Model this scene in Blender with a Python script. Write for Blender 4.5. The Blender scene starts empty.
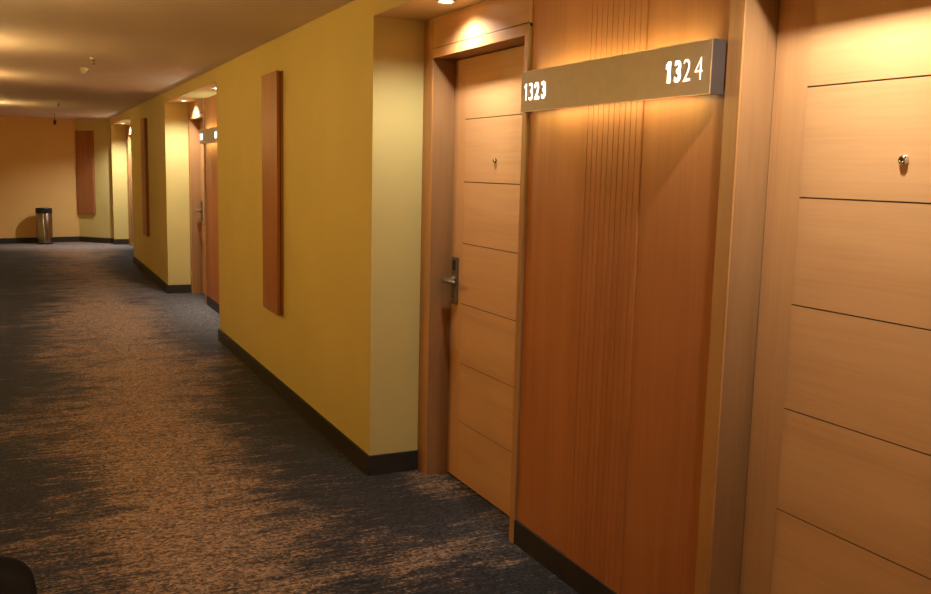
import bpy, bmesh, math, random
from mathutils import Vector, Matrix
random.seed(4)
sc = bpy.context.scene
COL = sc.collection

# ------------------------------------------------------------------ dimensions (metres)
W = 1.4885            # corridor face of the right wall
B = 1.744             # face of the door casings in the alcoves
DP = 1.862            # face of the door leaves
PF = 1.758            # face of the ribbed wood panels
S = 2.2046            # alcove soffit height
C = 2.3158            # corridor ceiling height
H = 2.0215            # door head height
G = 2.066             # groove above the head casing
LW = -0.62            # left wall
HALF = 1.5630         # half length of an alcove
ALC = [2.5465, 9.51, 16.345]
DOFF = 1.0195         # far door centre from alcove centre
DOFN = 1.0485         # near door centre from alcove centre
DW = 0.4365           # half door width

# ------------------------------------------------------------------ helpers
def new_obj(name, me, parent=None):
    o = bpy.data.objects.new(name, me)
    COL.objects.link(o)
    if parent is not None:
        o.parent = parent
    return o

def finish(name, bm, mats, parent=None, smooth=False, bevel=0.0, seg=2):
    me = bpy.data.meshes.new(name)
    bmesh.ops.recalc_face_normals(bm, faces=bm.faces)
    bm.to_mesh(me); bm.free()
    if not isinstance(mats, (list, tuple)):
        mats = [mats]
    for m in mats:
        me.materials.append(m)
    if smooth:
        for p in me.polygons:
            p.use_smooth = True
    o = new_obj(name, me, parent)
    if bevel > 0:
        b = o.modifiers.new('bevel', 'BEVEL'); b.width = bevel; b.segments = seg
        b.limit_method = 'ANGLE'; b.angle_limit = math.radians(40)
    return o

def box(bm, x0, x1, y0, y1, z0, z1, mi=0):
    if x0 > x1: x0, x1 = x1, x0
    if y0 > y1: y0, y1 = y1, y0
    if z0 > z1: z0, z1 = z1, z0
    v = [bm.verts.new(p) for p in ((x0,y0,z0),(x1,y0,z0),(x1,y1,z0),(x0,y1,z0),(x0,y0,z1),(x1,y0,z1),(x1,y1,z1),(x0,y1,z1))]
    fs = []
    for f in ((0,3,2,1),(4,5,6,7),(0,1,5,4),(1,2,6,5),(2,3,7,6),(3,0,4,7)):
        fc = bm.faces.new([v[i] for i in f]); fc.material_index = mi; fs.append(fc)
    return fs            # bottom, top, y0, x1, y1, x0

def prism(bm, pts, z0, z1, mi=0):
    a = [bm.verts.new((x, y, z0)) for x, y in pts]
    b = [bm.verts.new((x, y, z1)) for x, y in pts]
    n = len(pts)
    fs = [bm.faces.new(a[::-1]), bm.faces.new(b)]
    for i in range(n):
        fs.append(bm.faces.new((a[i], a[(i+1) % n], b[(i+1) % n], b[i])))
    for f in fs: f.material_index = mi
    return fs

def lathe(bm, prof, n=32, axis='z', origin=(0,0,0), mi=0, closed=False):
    """prof = [(r, h)], rotated about an axis through origin."""
    rings = []
    for r, h in prof:
        ring = []
        for k in range(n):
            a = 2*math.pi*k/n
            c, s = r*math.cos(a), r*math.sin(a)
            p = (c, s, h) if axis == 'z' else ((h, c, s) if axis == 'x' else (c, h, s))
            ring.append(bm.verts.new(Vector(p)+Vector(origin)))
        rings.append(ring)
    for i in range(len(rings)-1):
        for k in range(n):
            f = bm.faces.new((rings[i][k], rings[i][(k+1) % n], rings[i+1][(k+1) % n], rings[i+1][k]))
            f.material_index = mi
    if closed:
        for f in (bm.faces.new(rings[0][::-1]), bm.faces.new(rings[-1])):
            f.material_index = mi
    return rings

def struct(name, bm, mats, parent=None, **k):
    o = finish(name, bm, mats, parent, **k)
    if parent is None: o['kind'] = 'structure'
    return o

def thing(name, label, cat, loc=(0,0,0), rotz=0.0, group=None, kind=None):
    o = bpy.data.objects.new(name, None); COL.objects.link(o)
    o.empty_display_size = 0.1
    o.location = loc; o.rotation_euler = (0, 0, rotz)
    o['label'] = label; o['category'] = cat
    if group: o['group'] = group
    if kind: o['kind'] = kind
    return o

def dup(root, loc, label, rotz=None):
    r = root.copy(); COL.objects.link(r); r.location = loc
    if rotz is not None: r.rotation_euler = (0, 0, rotz)
    r['label'] = label
    for ch in list(root.children):
        c = ch.copy(); COL.objects.link(c); c.parent = r
        for g in list(ch.children):
            d = g.copy(); COL.objects.link(d); d.parent = c
    return r

# ------------------------------------------------------------------ materials
def mat(name):
    m = bpy.data.materials.new(name); m.use_nodes = True
    nt = m.node_tree
    bs = nt.nodes['Principled BSDF']
    return m, nt, bs

def N(nt, t, **kw):
    n = nt.nodes.new(t)
    for k, v in kw.items():
        setattr(n, k, v)
    return n

def math_node(nt, op, a, b=None, clamp=False):
    n = N(nt, 'ShaderNodeMath', operation=op); n.use_clamp = clamp
    for i, v in enumerate((a, b)):
        if v is None: continue
        if isinstance(v, (int, float)): n.inputs[i].default_value = v
        else: nt.links.new(v, n.inputs[i])
    return n.outputs[0]

def ramp(nt, fac, stops):
    r = N(nt, 'ShaderNodeValToRGB')
    e = r.color_ramp.elements
    while len(e) > 1: e.remove(e[-1])
    e[0].position = stops[0][0]; e[0].color = (*stops[0][1], 1)
    for p, c in stops[1:]:
        k = e.new(p); k.color = (*c, 1)
    nt.links.new(fac, r.inputs[0])
    return r.outputs[0]

def noise(nt, vec, scale, detail=3, rough=0.5, dist=0.0):
    n = N(nt, 'ShaderNodeTexNoise')
    n.inputs['Scale'].default_value = scale; n.inputs['Detail'].default_value = detail
    n.inputs['Roughness'].default_value = rough; n.inputs['Distortion'].default_value = dist
    nt.links.new(vec, n.inputs['Vector'])
    return n.outputs['Fac']

def mapping(nt, scale, loc=(0,0,0), rot=(0,0,0)):
    tc = N(nt, 'ShaderNodeTexCoord'); mp = N(nt, 'ShaderNodeMapping')
    mp.inputs['Scale'].default_value = scale; mp.inputs['Location'].default_value = loc
    mp.inputs['Rotation'].default_value = rot
    nt.links.new(tc.outputs['Object'], mp.inputs['Vector'])
    return mp.outputs[0]

def plain(name, col, rough=0.5, metal=0.0, spec=0.5, var=0.06, vscale=12.0, bump=0.0, bscale=300.0):
    m, nt, bs = mat(name)
    v = mapping(nt, (1,1,1))
    f = noise(nt, v, vscale, 4)
    c = ramp(nt, f, [(0.3, tuple(x*(1-var) for x in col)), (0.7, tuple(min(1, x*(1+var)) for x in col))])
    nt.links.new(c, bs.inputs['Base Color'])
    bs.inputs['Roughness'].default_value = rough; bs.inputs['Metallic'].default_value = metal
    bs.inputs['Specular IOR Level'].default_value = spec
    if bump > 0:
        b = N(nt, 'ShaderNodeBump'); b.inputs['Strength'].default_value = bump; b.inputs['Distance'].default_value = 0.002
        nt.links.new(noise(nt, v, bscale, 3), b.inputs['Height'])
        nt.links.new(b.outputs[0], bs.inputs['Normal'])
    return m

def wood(name, col, axis, rough=0.42, seed=0.0, contrast=1.0):
    """veneer with the grain running along one local axis"""
    m, nt, bs = mat(name)
    s1 = [9, 9, 9]; s2 = [110, 110, 110]
    i = 'xyz'.index(axis); s1[i] = 0.7; s2[i] = 3.0
    f1 = noise(nt, mapping(nt, s1, (seed, seed*1.7, seed*.6)), 1.0, 4, 0.55, 0.4)
    f2 = noise(nt, mapping(nt, s2, (seed*2, seed, 0)), 1.0, 3, 0.6)
    f3 = noise(nt, mapping(nt, (2.2, 2.2, 2.2), (seed, 3, 1)), 1.0, 2)
    f = math_node(nt, 'ADD', math_node(nt, 'MULTIPLY', f1, 0.55), math_node(nt, 'ADD', math_node(nt, 'MULTIPLY', f2, 0.25), math_node(nt, 'MULTIPLY', f3, 0.2)))
    d = 0.20*contrast
    lo = (col[0]*(1-d), col[1]*(1-d*1.3), col[2]*(1-d*1.5))
    hi = (col[0]*(1+d*.7), col[1]*(1+d*.9), col[2]*(1+d))
    nt.links.new(ramp(nt, f, [(0.36, lo), (0.5, col), (0.64, hi)]), bs.inputs['Base Color'])
    bs.inputs['Roughness'].default_value = rough
    bs.inputs['Specular IOR Level'].default_value = 0.35
    b = N(nt, 'ShaderNodeBump'); b.inputs['Strength'].default_value = 0.06; b.inputs['Distance'].default_value = 0.001
    nt.links.new(f2, b.inputs['Height']); nt.links.new(b.outputs[0], bs.inputs['Normal'])
    return m

def emit(name, col, strength):
    m, nt, bs = mat(name)
    bs.inputs['Base Color'].default_value = (*col, 1)
    bs.inputs['Emission Color'].default_value = (*col, 1)
    bs.inputs['Emission Strength'].default_value = strength
    return m

WALL = plain('yellow_wall_paint', (0.63, 0.495, 0.17), 0.62, spec=0.25, var=0.03, vscale=2.0, bump=0.15, bscale=160)
BACKWALL = plain('ochre_wall_paint', (0.66, 0.405, 0.13), 0.62, spec=0.25, var=0.03, vscale=2.0, bump=0.15, bscale=160)
CEIL = plain('ceiling_paint', (0.74, 0.61, 0.62), 0.8, spec=0.2, var=0.04, vscale=1.5, bump=0.1, bscale=200)
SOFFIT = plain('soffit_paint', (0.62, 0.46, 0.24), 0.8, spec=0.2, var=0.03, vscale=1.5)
BASE = plain('dark_baseboard', (0.035, 0.028, 0.022), 0.5, spec=0.3, var=0.15)
WOODC = (0.50, 0.235, 0.072)
WOOD_V = wood('veneer_upright_grain', WOODC, 'z', seed=1.0)
WOOD_H = wood('veneer_level_grain', (0.54, 0.26, 0.088), 'y', seed=5.0, contrast=0.8)
WOOD_LV = wood('leaf_stile_veneer', (0.61, 0.31, 0.115), 'z', seed=3.0, contrast=0.6)
WOOD_L = wood('leaf_board_veneer', (0.645, 0.335, 0.132), 'y', seed=7.0, contrast=0.6)
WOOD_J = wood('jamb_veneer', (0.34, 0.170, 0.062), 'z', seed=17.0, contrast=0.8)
WOOD_P = wood('panel_veneer', (0.47, 0.165, 0.048), 'z', seed=9.0, contrast=0.8)
WOOD_D = wood('accent_veneer', (0.36, 0.135, 0.045), 'z', seed=13.0)
GAPM = plain('shadow_gap', (0.12, 0.052, 0.020), 0.8, var=0.1)
BRONZE = plain('sign_metal', (0.30, 0.225, 0.175), 0.42, metal=0.4, var=0.05, vscale=30)
SIGNEND = plain('sign_end_metal', (0.065, 0.045, 0.032), 0.45, metal=0.2, var=0.05, vscale=30)
EDGE = plain('sign_edge_metal', (0.45, 0.36, 0.30), 0.35, metal=0.8, var=0.05, vscale=30)
STEEL = plain('brushed_steel', (0.34, 0.28, 0.24), 0.24, metal=1.0, var=0.08, vscale=60)
HANDLE = plain('satin_nickel', (0.24, 0.19, 0.14), 0.36, metal=0.7, var=0.08, vscale=60)
CHROME = plain('polished_chrome', (0.75, 0.72, 0.68), 0.12, metal=1.0, var=0.02)
BLACK = plain('black_plastic', (0.012, 0.010, 0.010), 0.4, var=0.1)
LENS = plain('dark_glass', (0.02, 0.02, 0.022), 0.08, var=0.05)
WHITEP = plain('white_plastic', (0.75, 0.70, 0.62), 0.45, var=0.03)
BAGM = plain('black_nylon', (0.005, 0.0035, 0.0045), 0.85, spec=0.1, var=0.25, vscale=40, bump=0.3, bscale=500)
DIGIT = emit('lit_digit', (1.0, 0.93, 0.80), 5.0)
DIGIT2 = emit('lit_digit_soft', (1.0, 0.80, 0.58), 2.2)
GLOW = emit('lamp_diffuser', (1.0, 0.72, 0.36), 6.0)
BULB = emit('downlight_lamp', (1.0, 0.86, 0.62), 22.0)

def carpet():
    m, nt, bs = mat('carpet_weave')
    tc = N(nt, 'ShaderNodeTexCoord')
    sep = N(nt, 'ShaderNodeSeparateXYZ'); nt.links.new(tc.outputs['Object'], sep.inputs[0])
    x, y = sep.outputs[0], sep.outputs[1]
    def mp(scale, loc=(0,0,0)):
        k = N(nt, 'ShaderNodeMapping'); k.inputs['Scale'].default_value = scale; k.inputs['Location'].default_value = loc
        nt.links.new(tc.outputs['Object'], k.inputs['Vector']); return k.outputs[0]
    big = noise(nt, mp((1.0, 0.75, 1), (3.1, 0.4, 0)), 1.0, 3, 0.55)
    mid = noise(nt, mp((2.6, 6.5, 1), (1.0, 7.7, 0)), 1.0, 4, 0.6)
    streak = noise(nt, mp((7.0, 42.0, 1), (4.0, 2.0, 0)), 1.0, 4, 0.65)
    fine = noise(nt, mp((60.0, 95.0, 1)), 1.0, 2, 0.8)
    rowf = noise(nt, mp((3.0, 160.0, 1), (0, 5, 0)), 1.0, 2, 0.6)
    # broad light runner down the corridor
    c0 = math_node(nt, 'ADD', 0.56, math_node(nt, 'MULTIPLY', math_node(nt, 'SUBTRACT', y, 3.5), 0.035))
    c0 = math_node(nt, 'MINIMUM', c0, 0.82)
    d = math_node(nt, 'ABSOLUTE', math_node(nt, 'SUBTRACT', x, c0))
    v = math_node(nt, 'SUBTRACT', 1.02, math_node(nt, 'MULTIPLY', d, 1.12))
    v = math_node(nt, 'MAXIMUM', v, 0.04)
    # printed light patches in the alcove and a dark one by the wall corner; the far-end one is painted downlight brightness
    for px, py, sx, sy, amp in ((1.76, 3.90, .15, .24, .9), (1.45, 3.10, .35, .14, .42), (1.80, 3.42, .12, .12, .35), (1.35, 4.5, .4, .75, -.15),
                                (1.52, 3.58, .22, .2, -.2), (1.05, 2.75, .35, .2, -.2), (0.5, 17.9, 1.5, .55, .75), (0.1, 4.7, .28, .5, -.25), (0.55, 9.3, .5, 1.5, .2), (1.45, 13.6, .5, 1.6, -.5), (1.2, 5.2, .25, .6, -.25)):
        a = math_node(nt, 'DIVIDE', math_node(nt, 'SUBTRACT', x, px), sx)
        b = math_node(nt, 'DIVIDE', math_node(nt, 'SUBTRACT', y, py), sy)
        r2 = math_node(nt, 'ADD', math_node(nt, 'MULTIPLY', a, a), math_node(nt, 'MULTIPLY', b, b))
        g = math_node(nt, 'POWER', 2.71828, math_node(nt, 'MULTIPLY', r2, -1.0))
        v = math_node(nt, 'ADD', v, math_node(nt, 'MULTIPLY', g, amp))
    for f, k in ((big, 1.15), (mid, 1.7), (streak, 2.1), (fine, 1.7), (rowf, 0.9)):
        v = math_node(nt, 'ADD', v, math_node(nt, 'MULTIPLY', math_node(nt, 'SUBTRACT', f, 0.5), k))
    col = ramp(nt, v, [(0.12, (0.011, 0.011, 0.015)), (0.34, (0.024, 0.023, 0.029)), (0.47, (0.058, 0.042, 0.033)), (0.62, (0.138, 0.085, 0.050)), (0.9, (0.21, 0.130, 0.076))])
    # blue grey yarn, with downlight brightness over the alcoves put into its colour
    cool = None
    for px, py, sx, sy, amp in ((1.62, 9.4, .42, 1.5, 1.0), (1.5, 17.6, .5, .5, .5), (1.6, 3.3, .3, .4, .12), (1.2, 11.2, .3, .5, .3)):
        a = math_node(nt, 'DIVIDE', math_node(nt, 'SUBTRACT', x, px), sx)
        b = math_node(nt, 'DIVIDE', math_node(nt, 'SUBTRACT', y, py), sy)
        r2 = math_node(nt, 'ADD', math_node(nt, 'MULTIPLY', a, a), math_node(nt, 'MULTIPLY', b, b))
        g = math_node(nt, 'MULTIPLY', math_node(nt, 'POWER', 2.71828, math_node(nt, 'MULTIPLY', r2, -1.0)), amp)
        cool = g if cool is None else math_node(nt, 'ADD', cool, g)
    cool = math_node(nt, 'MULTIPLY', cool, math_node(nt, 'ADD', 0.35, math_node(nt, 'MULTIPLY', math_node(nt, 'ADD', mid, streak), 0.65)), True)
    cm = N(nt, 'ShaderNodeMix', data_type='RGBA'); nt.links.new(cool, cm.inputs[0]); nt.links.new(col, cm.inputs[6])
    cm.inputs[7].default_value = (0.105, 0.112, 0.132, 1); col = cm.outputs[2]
    light_tint = None  # downlight brightness at the far end and second alcove, painted into the carpet
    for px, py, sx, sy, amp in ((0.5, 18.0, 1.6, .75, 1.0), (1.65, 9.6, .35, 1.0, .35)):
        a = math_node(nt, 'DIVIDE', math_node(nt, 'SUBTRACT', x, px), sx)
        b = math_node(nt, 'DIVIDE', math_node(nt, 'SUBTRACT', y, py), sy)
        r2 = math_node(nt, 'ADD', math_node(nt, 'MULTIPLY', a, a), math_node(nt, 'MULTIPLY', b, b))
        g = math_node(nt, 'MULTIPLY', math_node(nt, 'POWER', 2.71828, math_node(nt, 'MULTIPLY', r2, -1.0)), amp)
        light_tint = g if light_tint is None else math_node(nt, 'ADD', light_tint, g)
    pm = N(nt, 'ShaderNodeMix', data_type='RGBA'); nt.links.new(light_tint, pm.inputs[0]); nt.links.new(col, pm.inputs[6])
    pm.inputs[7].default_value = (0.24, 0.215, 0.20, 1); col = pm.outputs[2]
    # flecks
    vo = N(nt, 'ShaderNodeTexVoronoi'); vo.inputs['Scale'].default_value = 1.0
    nt.links.new(mp((85.0, 120.0, 1), (2, 3, 0)), vo.inputs['Vector'])
    vs = N(nt, 'ShaderNodeSeparateColor'); nt.links.new(vo.outputs['Color'], vs.inputs[0])
    fl = math_node(nt, 'ADD', math_node(nt, 'MULTIPLY', vs.outputs[0], 0.5), math_node(nt, 'MULTIPLY', noise(nt, mp((18.0, 60.0, 1), (9, 1, 0)), 1.0, 3, 0.7), 0.5))
    flc = ramp(nt, fl, [(0.27, (0.28, 0.23, 0.22)), (0.5, (1, 1, 1)), (0.73, (1.9, 1.85, 1.75))])
    mx = N(nt, 'ShaderNodeMix', data_type='RGBA', blend_type='MULTIPLY'); mx.inputs[0].default_value = 1.0
    nt.links.new(col, mx.inputs[6]); nt.links.new(flc, mx.inputs[7])
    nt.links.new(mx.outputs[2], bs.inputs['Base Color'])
    bs.inputs['Roughness'].default_value = 0.95
    bs.inputs['Specular IOR Level'].default_value = 0.1
    bs.inputs['Sheen Weight'].default_value = 0.12
    bs.inputs['Sheen Roughness'].default_value = 0.5
    bp = N(nt, 'ShaderNodeBump'); bp.inputs['Strength'].default_value = 0.5; bp.inputs['Distance'].default_value = 0.004
    nt.links.new(math_node(nt, 'ADD', fine, fl), bp.inputs['Height']); nt.links.new(bp.outputs[0], bs.inputs['Normal'])
    return m
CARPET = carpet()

# ------------------------------------------------------------------ setting
Y0, YE = -2.2, 18.95
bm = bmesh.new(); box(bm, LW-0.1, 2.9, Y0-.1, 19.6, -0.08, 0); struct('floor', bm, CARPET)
bm = bmesh.new(); box(bm, LW-0.1, W+0.02, Y0-.1, 19.6, C, C+0.1); struct('ceiling', bm, CEIL)

END = YE; CX = 0.93; CY = 18.95; CORN = 18.38
segs = [(Y0, ALC[0]-HALF), (ALC[0]+HALF, ALC[1]-HALF), (ALC[1]+HALF, ALC[2]-HALF)]
for a, b in segs:
    bm = bmesh.new(); box(bm, W, 2.75, a, b, 0, C+.05); struct('wall_right', bm, WALL)
# chamfered end of the right wall with the corner beside the last alcove
bm = bmesh.new()
prism(bm, [(W, ALC[2]+HALF+.26), (2.75, ALC[2]+HALF+.26), (2.75, 19.4), (CX, 19.4), (CX, CY), (W, CORN)], 0, C+.05)
struct('wall_right', bm, WALL)
YA3 = ALC[2]+HALF+.26
# lintel over every alcove, painted soffit below, and rear wall behind the wood fittings
for i, c in enumerate(ALC):
    far = c+HALF if i < 2 else YA3
    bm = bmesh.new(); box(bm, W, B+.26, c-HALF, far, S+.012, C+.05); struct('wall_right', bm, WALL)
    bm = bmesh.new(); box(bm, W+.0005, B+.26, c-HALF, far, S, S+.012); struct('ceiling', bm, SOFFIT)
    bm = bmesh.new(); box(bm, DP+.10, DP+.25, c-HALF, far, 0, S); struct('wall_right', bm, WALL)
bm = bmesh.new()
prism(bm, [(LW-.1, 18.55), (CX, CY), (CX, 19.4), (LW-.1, 19.4)], 0, C+.05); struct('wall_back', bm, BACKWALL)
bm = bmesh.new(); box(bm, LW-.1, LW, Y0, 18.7, 0, C+.05); struct('wall_left', bm, WALL)
bm = bmesh.new(); box(bm, LW-.1, 2.75, Y0-.1, Y0, 0, C+.05); struct('wall_front', bm, WALL)

# baseboards
BH, BT = 0.1, 0.012
def board(name, pts):
    """a strip along a polyline, the given points being the wall line; the strip is offset to the left of the walk"""
    bm = bmesh.new()
    P = [Vector((x, y)) for x, y in pts]
    off = []
    for i in range(len(P)):
        ds = []
        if i > 0: ds.append((P[i]-P[i-1]).normalized())
        if i < len(P)-1: ds.append((P[i+1]-P[i]).normalized())
        ns = [Vector((-d.y, d.x)) for d in ds]
        if len(ns) == 2:
            n = (ns[0]+ns[1]).normalized(); n = n/max(.3, n.dot(ns[0]))
        else: n = ns[0]
        off.append(P[i]+n*BT)
    for i in range(len(P)-1):
        prism(bm, [tuple(P[i]), tuple(P[i+1]), tuple(off[i+1]), tuple(off[i])], 0, BH)
    bmesh.ops.remove_doubles(bm, verts=bm.verts, dist=1e-5)
    return struct(name, bm, BASE)
board('baseboard_right', [(W, Y0), (W, ALC[0]-HALF), (B-.001, ALC[0]-HALF)])
for k in (0, 1):
    ya, yb = ALC[k]+HALF, ALC[k+1]-HALF
    board('baseboard_right', [(B-.001, ya), (W, ya), (W, yb), (B-.001, yb)])
board('baseboard_right', [(B-.001, YA3), (W, YA3), (W, CORN), (CX, CY), (LW, 18.55+(CY-18.55)*0.1/(CX-LW+.1))])
board('baseboard_left', [(LW, 18.5), (LW, Y0)])

# ------------------------------------------------------------------ doors
def build_door(s, loc, label, outer_extra=0.0):
    DOFF = DOFN if s < 0 else globals()['DOFF']
    """s = +1: handle on the +y side (far door of an alcove), -1: mirrored"""
    r = thing('door_%d' % build_door.n, label, 'door', loc, 0, 'room doors along the corridor', 'structure'); build_door.n += 1
    X = 0.0                                   # local x = 0 is the casing face
    D = DP-B
    def yb(bm, x0, x1, y0, y1, z0, z1, mi=0): box(bm, x0, x1, s*y0, s*y1, z0, z1, mi)
    # casings: the wide one on the wall side runs to the soffit
    oy = HALF-DOFF-.0005+outer_extra
    bm = bmesh.new(); yb(bm, X, .007, DW, oy, 0, S-.0005); finish('casing', bm, WOOD_V, r, bevel=.0015)
    iy = -(DOFF-.553)
    bm = bmesh.new(); yb(bm, X, .007, -DW, iy, 0, G-.0015); finish('casing', bm, WOOD_V, r, bevel=.0015)
    bm = bmesh.new(); yb(bm, X, .007, -DW, DW, H, G-.0015); finish('head_casing', bm, WOOD_H, r, bevel=.0015)
    bm = bmesh.new(); yb(bm, X+.001, .09, iy, DW-.001, G+.0015, S-.0005); finish('transom_panel', bm, WOOD_H, r, bevel=.001)
    # jamb linings inside the recess
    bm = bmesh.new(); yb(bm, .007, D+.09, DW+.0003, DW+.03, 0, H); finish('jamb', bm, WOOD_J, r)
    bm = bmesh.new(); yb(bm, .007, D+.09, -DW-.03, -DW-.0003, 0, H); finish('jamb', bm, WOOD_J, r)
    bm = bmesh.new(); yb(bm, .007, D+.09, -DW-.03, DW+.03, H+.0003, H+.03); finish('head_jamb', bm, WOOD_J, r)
    # leaf: core, two upright stiles, seven boards between them with open grooves
    bm = bmesh.new()
    z0, zt = .010, H-.004
    yb(bm, D+.004, D+.042, -DW+.003, DW-.003, z0, zt, 2)
    st = .119
    yb(bm, D, D+.004, DW-.003-st, DW-.003, z0, zt, 0)
    yb(bm, D, D+.004, -DW+.003, -DW+.003+st, z0, zt, 0)
    gz = [z0] + [.2995+.2885*i for i in range(0, 6)] + [zt]
    for i in range(7):
        a = gz[i] + (.002 if i else 0); b = gz[i+1] - (.002 if i < 6 else 0)
        yb(bm, D, D+.004, -DW+.003+st+.0006, DW-.003-st-.0006, a, b, 1)
    finish('leaf', bm, [WOOD_LV, WOOD_L, GAPM], r)
    # peephole
    bm = bmesh.new()
    lathe(bm, [(.0001, -.0095), (.0030, -.0092), (.0042, -.0085)], 24, 'x', (D, 0, 1.552), 1)
    lathe(bm, [(.0042, -.0085), (.0070, -.0110), (.0100, -.0095), (.0125, -.004), (.0135, 0.001)], 24, 'x', (D, 0, 1.552), 0)
    finish('peephole', bm, [CHROME, LENS], r, smooth=True)
    # handle set
    hy = s*(DW-.058)
    bm = bmesh.new(); box(bm, D-.012, D, hy-.031, hy+.031, .865, 1.095)
    hp = finish('lock_plate', bm, HANDLE, r, bevel=.005, seg=3)
    hp['label'] = 'dark satin lock plate'
    bm = bmesh.new(); box(bm, D-.0135, D-.0118, hy-.015, hy+.015, 1.032, 1.078); rd = finish('card_reader', bm, BLACK, hp, bevel=.0005)
    bm = bmesh.new()
    lathe(bm, [(.024, 0), (.024, -.010), (.013, -.012), (.012, -.05)], 24, 'x', (D-.012, hy, .983), closed=True)
    pts = [(D-.062, hy+s*.012, .983), (D-.064, hy, .983), (D-.064, hy-s*.04, .983), (D-.060, hy-s*.115, .981)]
    rr = [.012, .0125, .0115, .0105]
    prev = None
    for (x, y, z), q in zip(pts, rr):
        ring = [bm.verts.new((x+q*.75*math.cos(t), y, z+q*math.sin(t))) for t in [2*math.pi*k/16 for k in range(16)]]
        if prev:
            for k in range(16): bm.faces.new((prev[k], prev[(k+1) % 16], ring[(k+1) % 16], ring[k]))
        else: bm.faces.new(ring[::-1])
        prev = ring
    bm.faces.new(prev)
    finish('lever', bm, HANDLE, hp, smooth=True)
    bm = bmesh.new(); lathe(bm, [(.0085, 0), (.0085, -.004), (.004, -.005)], 20, 'x', (D-.012, hy, .905), closed=True)
    finish('lock_cylinder', bm, STEEL, hp)
    return r
build_door.n = 1
dA = build_door(1, (B, ALC[0]+DOFF, 0), 'wooden door with lever handle under the lit ceiling spot, beside the number 1323')
dB = build_door(-1, (B, ALC[0]-DOFN, 0), 'large wooden door at the right edge of the photo, beside the number 1324')
def dup_door(src, loc, label):
    d = dup(src, loc, label); d.name = 'door_%d' % build_door.n; build_door.n += 1
    return d
dC = dup_door(dA, (B, ALC[1]+DOFF, 0), 'narrow glimpse of a door with dark handle in the second alcove, left of the small lit sign')
dD = dup_door(dB, (B, ALC[1]-DOFN, 0), 'wooden door in the second alcove, on the near side of its lit sign')
dE = build_door(1, (B, ALC[2]+DOFF, 0), 'sliver of a wooden door in the farthest alcove near the waste bin', outer_extra=.26)

# ------------------------------------------------------------------ ribbed panels between the doors
def build_panel(loc, label):
    r = thing('wood_panel', label, 'wall panel', loc, 0, 'ribbed wood panels between paired doors')
    x0, x1 = PF-B, .16
    hw = .552
    ra, rb = -.172, .166          # ribbed zone, local y (near, far)
    zt = S-.0005
    bm = bmesh.new(); box(bm, x0, x1, rb+.001, hw, BH, zt); finish('flat_board', bm, WOOD_P, r, bevel=.0012)
    bm = bmesh.new(); box(bm, x0, x1, -hw, ra-.001, BH, zt); finish('flat_board', bm, WOOD_P, r, bevel=.0012)
    bm = bmesh.new()
    n = 11; pitch = (rb-ra)/n; g = .004
    box(bm, x0-.0024, x1, ra, rb, BH, zt, 1)
    for k in range(n):
        a = ra+k*pitch
        box(bm, x0-.004, x0-.0024, a+g/2, a+pitch-g/2, BH, zt, 0)
    finish('ribbed_strip', bm, [WOOD_P, WOOD_P], r, bevel=.0012)
    bm = bmesh.new(); box(bm, x0-.008, x0+.06, -hw, hw, 0, BH-.0005); q = finish('plinth', bm, BASE, r); q['label'] = 'dark plinth'
    # small rounded edge strip on the near side
    bm = bmesh.new(); box(bm, x0-.006, x0+.0, -hw+.001, -hw+.006, BH, zt); finish('edge_bead', bm, WOOD_V, r)
    return r
pA = build_panel((B, ALC[0], 0), 'tall reddish wood panel with fine upright ribs under the 1323 1324 sign')
pB = dup(pA, (B, ALC[1], 0), 'reddish wood panel below the small lit sign in the second alcove')
pC = dup(pA, (B, ALC[2], 0), 'sliver of wood panel in the farthest alcove')

# ------------------------------------------------------------------ number signs
def text_mesh(ch, size, off, sx, depth):
    cu = bpy.data.curves.new('t', 'FONT'); cu.body = ch; cu.size = size; cu.offset = off; cu.extrude = depth
    cu.align_x = 'CENTER'; cu.align_y = 'BOTTOM_BASELINE'; cu.resolution_u = 6
    o = bpy.data.objects.new('t', cu); COL.objects.link(o)
    bpy.context.view_layer.update()
    me = bpy.data.meshes.new_from_object(o.evaluated_get(bpy.context.evaluated_depsgraph_get()))
    bpy.data.objects.remove(o); bpy.data.curves.remove(cu)
    ys = [v.co.y for v in me.vertices]; xs = [v.co.x for v in me.vertices]
    cx = (min(xs)+max(xs))/2; h = max(ys)-min(ys); y0 = min(ys)
    return me, cx, y0, h, max(xs)-min(xs)

def one_mesh(off):
    """a numeral one with a slanted flag"""
    t = .0048+off
    pts = [(.006-t, 0), (.006+t, 0), (.006+t, .061), (.006-t*.6, .061), (-.0085, .0515), (-.0085, .0515-1.7*t), (.006-t, .0485)]
    bm = bmesh.new()
    a = [bm.verts.new((x*1.15, y, -.0006)) for x, y in pts]; b = [bm.verts.new((x*1.15, y, .0006)) for x, y in pts]
    n = len(pts)
    bm.faces.new(a[::-1]); bm.faces.new(b)
    for i in range(n): bm.faces.new((a[i], a[(i+1) % n], b[(i+1) % n], b[i]))
    me = bpy.data.meshes.new('one'); bm.to_mesh(me); bm.free()
    return me, 0.0, 0.0, .061, .02

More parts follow.
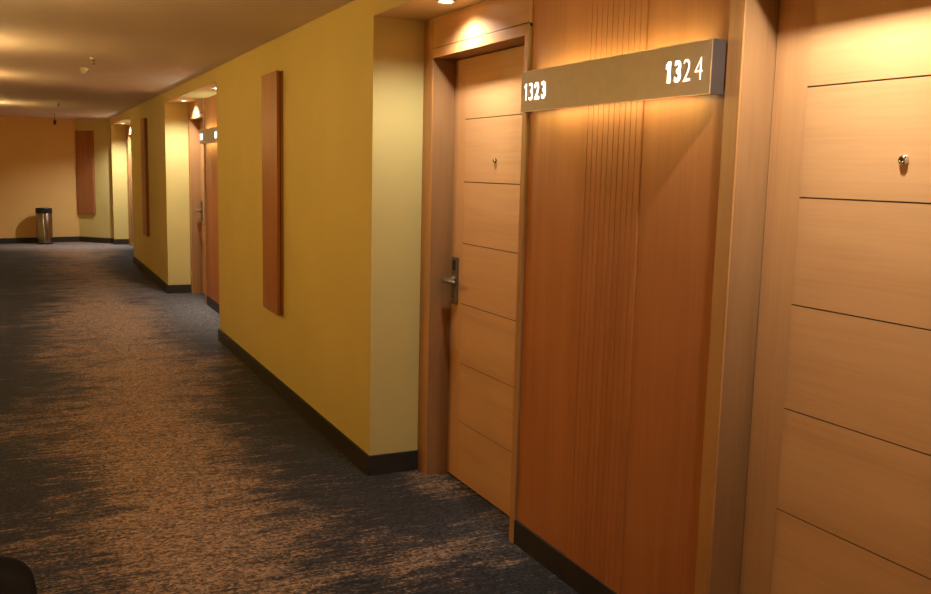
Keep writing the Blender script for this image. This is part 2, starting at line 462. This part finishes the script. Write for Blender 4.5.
def build_sign(loc, numbers, label):
    """local origin: casing face plane, alcove centre; numbers = (far, near)"""
    r = thing('room_number_sign', label, 'sign', loc, 0, 'lit room number signs')
    y0, y1, z0, z1 = -.5505, .5045, 1.727, 1.874
    xf, xb = -.050, -.002
    t = .003
    bm = bmesh.new(); box(bm, xf, xf+t, y0, y1, z0, z1); f = finish('face_plate', bm, BRONZE, r, bevel=.001); f['label'] = 'brown metal face plate'
    for a, b in ((y0, y0+t), (y1-t, y1)):
        bm = bmesh.new(); box(bm, xf+t, xb, a, b, z0, z1); finish('end_plate', bm, SIGNEND, r, bevel=.0008)
    for a, b in ((y0+.12, y0+.16), (y1-.16, y1-.12)):
        bm = bmesh.new(); box(bm, xf+t, xb+.015, a, b, z0+.03, z1-.03); finish('bracket', bm, BRONZE, r, bevel=.0008)
    # bright edge trim round the face
    bm = bmesh.new()
    e = .0022
    box(bm, xf-.0006, xf+e, y0-.0004, y0+e, z0, z1); box(bm, xf-.0006, xf+e, y0, y1, z0-.0004, z0+e)
    box(bm, xf-.0006, xf+e, y0, y1, z1-e, z1+.0004); box(bm, xf-.0006, xf+e, y1-e, y1+.0004, z0, z1)
    finish('edge_trim', bm, EDGE, r)
    # light bar inside
    bm = bmesh.new(); box(bm, xf+.014, xb-.006, y0+.165, y1-.165, z0+.035, z1-.035); finish('light_bar', bm, GLOW, r, bevel=.003)
    # digits
    far = ([.4725, .432, .388, .341], (-.0012, -.0006, .0012, .0014))
    near = ([-.365, -.4095, -.450, -.500], (.0018, .0016, -.0012, -.0020))
    for num, (ys, offs) in zip(numbers, (far, near)):
        for ch, yy, of in zip(num, ys, offs):
            me, cx, yb_, h, w = one_mesh(of) if ch == '1' else text_mesh(ch, .085, of, 1, .0006)
            k = .061/h; kx = k*.80
            for v in me.vertices:
                X, Y, Z = v.co
                v.co = (xf-.0008-Z, yy-(X-cx)*kx, 1.768+(Y-yb_)*k)
            me.materials.clear(); me.materials.append(DIGIT if of > -.0008 else DIGIT2)
            d = new_obj('digit', me, r)
            d['label'] = 'lit digit ' + ch
    return r
sA = build_sign((B, ALC[0], 0), ('1323', '1324'), 'brown metal sign reading 1323 and 1324 on the wood panel')
sB = build_sign((B, ALC[1], 0), ('1321', '1322'), 'small dark lit sign glimpsed in the second alcove down the corridor')
sC = build_sign((B, ALC[2], 0), ('1319', '1320'), 'tiny lit sign edge in the farthest alcove beneath the last ceiling spot')

# ------------------------------------------------------------------ accent panels on the yellow walls
def build_accent(loc, label, rotz=0.0):
    """local +x points into the wall; face at -x"""
    r = thing('accent_panel', label, 'wall panel', loc, rotz, 'tall narrow wood accent panels')
    z0, z1 = .552, 2.10
    bm = bmesh.new(); box(bm, -.014, -.0005, -.20, .20, z0, z1); finish('backing_board', bm, WOOD_D, r, bevel=.001)
    bm = bmesh.new(); box(bm, -.022, -.014, -.194, .194, z0+.006, z1-.006); finish('spacer', bm, GAPM, r)
    bm = bmesh.new(); box(bm, -.042, -.022, -.20, .20, z0, z1); finish('front_board', bm, WOOD_D, r, bevel=.002)
    return r
y1 = (ALC[0]+ALC[1])/2; y2 = (ALC[1]+ALC[2])/2
aA = build_accent((W, 5.955, 0), 'tall narrow wood panel on the near yellow wall, left of the first door')
aB = dup(aA, (W, y2, 0), 'thin wood panel on the yellow wall between the two farther alcoves')
ang = math.atan2(CY-CORN, CX-W)             # along the chamfer
nx, ny = -math.sin(ang-math.pi), math.cos(ang-math.pi)
mx_, my_ = (W*.27+CX*.73), (CORN*.27+CY*.73)
rot = ang - math.pi/2
aC = dup(aA, (mx_, my_, 0), 'dark wood panel on the far angled wall, right of the waste bin', rot)

# ------------------------------------------------------------------ recessed downlights
def build_downlight(loc, label):
    r = thing('ceiling_spot', label, 'ceiling light', loc, 0, 'recessed ceiling spots over the doors')
    bm = bmesh.new(); lathe(bm, [(.040, 0), (.040, -.003), (.037, -.005), (.031, -.004), (.029, 0)], 36); finish('trim_ring', bm, WHITEP, r, smooth=True)
    bm = bmesh.new(); lathe(bm, [(.0295, -.0015), (.016, -.0035), (.0001, -.0045)], 36); finish('lamp', bm, BULB, r, smooth=True)
    return r
DLX = 1.618
l0 = build_downlight((DLX, ALC[0]+DOFF+.02, S), 'round recessed ceiling spot above the 1323 door')
dl = [l0]
for (yy, lb) in ((ALC[0]-DOFF, 'round recessed ceiling spot above the 1324 door'),
                 (ALC[1]+DOFF, 'left ceiling spot of the pair in the second alcove'),
                 (8.64, 'right ceiling spot of the pair in the second alcove, at its near edge'),
                 (ALC[2]+DOFF, 'farthest ceiling spot, in the last alcove')):
    dl.append(dup(l0, (DLX, yy, S), lb))

# ------------------------------------------------------------------ ceiling fittings
r = thing('smoke_detector', 'small round off-white detector on the ceiling, nearest the camera side of two fittings', 'smoke detector', (.515, 8.74, C))
r['label'] = 'small round off-white smoke detector on the ceiling, lower left of a sprinkler'
bm = bmesh.new(); lathe(bm, [(.038, 0), (.038, -.018), (.034, -.022)], 32, closed=True); finish('mount', bm, WHITEP, r)
bm = bmesh.new(); lathe(bm, [(.030, -.022), (.030, -.034), (.026, -.044), (.012, -.052), (.001, -.053)], 32, closed=True); finish('sensor_head', bm, WHITEP, r, smooth=False)
def sprinkler(loc, label, drop=0.045):
    r = thing('sprinkler', label, 'sprinkler', loc, 0, 'ceiling sprinklers')
    bm = bmesh.new(); lathe(bm, [(.026, 0), (.026, -.004), (.018, -.012), (.012, -.012)], 28, closed=True); finish('escutcheon', bm, WHITEP, r)
    bm = bmesh.new(); lathe(bm, [(.011, -.010), (.011, -.030), (.006, -.032), (.006, -drop)], 20, closed=True); finish('nozzle', bm, HANDLE, r)
    bm = bmesh.new(); lathe(bm, [(.006, -drop), (.018, -drop-.003), (.018, -drop-.006), (.004, -drop-.007)], 24, closed=True); finish('deflector', bm, HANDLE, r)
    return r
sprinkler((.525, 7.85, C), 'small sprinkler head on the ceiling, upper right of the smoke detector')
sprinkler((.474, 14.09, C), 'farther sprinkler head on the ceiling, above the far wall')
r = thing('pendant_sensor', 'dark sensor hanging on a thin rod from the far ceiling, above the waste bin', 'sensor', (.50, 16.6, C))
bm = bmesh.new(); lathe(bm, [(.030, 0), (.030, -.008), (.008, -.012)], 24, closed=True); finish('ceiling_cup', bm, WHITEP, r)
bm = bmesh.new(); lathe(bm, [(.006, -.010), (.006, -.13)], 12, closed=True); finish('rod', bm, HANDLE, r)
bm = bmesh.new(); lathe(bm, [(.010, -.125), (.024, -.140), (.025, -.185), (.016, -.205), (.001, -.208)], 24, closed=True); finish('sensor_tip', bm, BLACK, r, smooth=True)

# ------------------------------------------------------------------ waste bin
r = thing('waste_bin', 'round brushed steel waste bin with black rim against the far wall', 'bin', (.315, 18.50, 0))
R = .138
bm = bmesh.new(); lathe(bm, [(R, .025), (R, .60), (R-.004, .605), (R-.004, .03)], 48); finish('body', bm, STEEL, r, smooth=False)
for p in r.children[0].data.polygons: p.use_smooth = True
bm = bmesh.new(); lathe(bm, [(R+.004, .570), (R+.005, .648), (R-.004, .662), (R-.030, .662), (R-.034, .60)], 48); finish('rim', bm, BLACK, r)
bm = bmesh.new(); lathe(bm, [(R-.034, .55), (.001, .548)], 48); finish('liner', bm, BLACK, r)
bm = bmesh.new(); lathe(bm, [(R+.003, 0), (R+.003, .026), (R, .03)], 48, closed=True); finish('base_ring', bm, BLACK, r)

# ------------------------------------------------------------------ black bag whose top corner enters the frame
r = thing('bag', 'black rounded bag on the carpet, cut off at the bottom left corner', 'bag', (-.245, 3.10, 0))
bm = bmesh.new()
bmesh.ops.create_uvsphere(bm, u_segments=40, v_segments=24, radius=1.0)
def se(t, p): return math.copysign(abs(t)**p, t)
for v in bm.verts:
    x, y, z = v.co
    v.co = (se(x, .62)*.235, se(y, .62)*.40, .072+se(z, .7)*.072 + .006*math.sin(9*y+4*x))
finish('body', bm, BAGM, r, smooth=True)
bm = bmesh.new()
for sgn in (-1, 1):
    prev = None
    for k in range(17):
        t = math.pi*k/16
        cxx, yy, zz = sgn*.08, .16*math.cos(t), .128+.03*math.sin(t)
        ring = [bm.verts.new((cxx+.012*math.cos(q), yy+.006*math.sin(q)*math.cos(t), zz+.006*math.sin(q)*max(.3, math.sin(t)))) for q in [2*math.pi*j/8 for j in range(8)]]
        if prev:
            for j in range(8): bm.faces.new((prev[j], prev[(j+1) % 8], ring[(j+1) % 8], ring[j]))
        prev = ring
finish('handle', bm, BAGM, r, smooth=True)

# ------------------------------------------------------------------ lights (the lamps of the place, then added wall globes)
def spot(loc, power, col, angle, blend=.3, radius=.03, name='spot_light'):
    l = bpy.data.lights.new(name, 'SPOT'); l.energy = power; l.color = col
    l.spot_size = math.radians(angle); l.spot_blend = blend; l.shadow_soft_size = radius
    o = bpy.data.objects.new(name, l); COL.objects.link(o); o.location = loc
    return o
def area(loc, rot, sx, sy, power, col, spread=180, name='area_light'):
    l = bpy.data.lights.new(name, 'AREA'); l.shape = 'RECTANGLE'; l.size = sx; l.size_y = sy; l.energy = power; l.color = col
    l.spread = math.radians(spread)
    o = bpy.data.objects.new(name, l); COL.objects.link(o); o.location = loc; o.rotation_euler = rot
    return o
DLC = (1.0, 1.0, 1.0)
DLP = [37, 57, 80, 60, 170]
for o, p in zip(dl, DLP):
    spot((o.location.x, o.location.y, S-.012), p, DLC, 148, .65, .028)
# lamps of the number signs, washing up and down the panel
for c, k in zip(ALC, (1, 1.3, 1)):
    for up in (0, 1):
        z = 1.862 if up else 1.738
        area((B-.022, c, z), (math.pi if up else 0, 0, 0), .020, .95, (1.15 if up else 1.15)*k, (.84, 1.0, .58), 170)
# globe lamps added on the left wall, standing in for unseen corridor lighting
def build_added_globe(y, strength, label):
    r = thing('added_lamp', label, 'added wall lamp', (LW, y, 2.04), 0, 'added globe lamps in place of unseen corridor lighting')
    bm = bmesh.new(); lathe(bm, [(.045, 0), (.045, .012), (.012, .016), (.012, .04)], 28, 'x', closed=True); finish('wall_plate', bm, HANDLE, r)
    bm = bmesh.new(); bmesh.ops.create_uvsphere(bm, u_segments=32, v_segments=16, radius=.058, matrix=Matrix.Translation((.092, 0, 0)))
    finish('globe', bm, emit('added_globe_glow', (1.0, .70, .25), strength), r, smooth=True)
    return r
for yy, st, lb in ((-1.0, 70, 'added globe lamp on the left wall behind the camera'), (2.2, 45, 'added globe lamp on the left wall opposite the 1323 1324 sign'),
                   (4.6, 230, 'added globe lamp on the left wall opposite the first door corner'), (7.2, 185, 'added globe lamp on the left wall opposite the far end of the near yellow wall'),
                   (9.9, 105, 'added globe lamp on the left wall opposite the second alcove'), (14.6, 150, 'farthest added globe lamp on the left wall')):
    build_added_globe(yy, st, lb)

w = bpy.data.worlds.new('World'); sc.world = w; w.use_nodes = True
w.node_tree.nodes['Background'].inputs[0].default_value = (0.02, 0.014, 0.008, 1)
w.node_tree.nodes['Background'].inputs[1].default_value = 0.3

# ------------------------------------------------------------------ camera
f, yaw, pitch, roll = 909.93, math.radians(25.8986), math.radians(-7.8236), math.radians(1.3633)
F = Vector((math.sin(yaw)*math.cos(pitch), math.cos(yaw)*math.cos(pitch), math.sin(pitch)))
Rt = Vector((math.cos(yaw), -math.sin(yaw), 0)); U = Rt.cross(F)
R2 = math.cos(roll)*Rt+math.sin(roll)*U; U2 = -math.sin(roll)*Rt+math.cos(roll)*U
cam = bpy.data.cameras.new('camera'); co = bpy.data.objects.new('camera', cam); COL.objects.link(co)
M = Matrix(((R2.x, U2.x, -F.x, 0), (R2.y, U2.y, -F.y, 0), (R2.z, U2.z, -F.z, 1.5), (0, 0, 0, 1)))
co.matrix_world = M
cam.sensor_fit = 'HORIZONTAL'; cam.sensor_width = 36.0; cam.lens = f*36.0/931.0; cam.clip_start = .05
sc.camera = co

sc.view_settings.view_transform = 'Standard'; sc.view_settings.look = 'None'
sc.view_settings.exposure = 0.0; sc.view_settings.gamma = 1.0; sc.view_settings.use_curve_mapping = False
sc.cycles.diffuse_bounces = 6; sc.cycles.max_bounces = 10
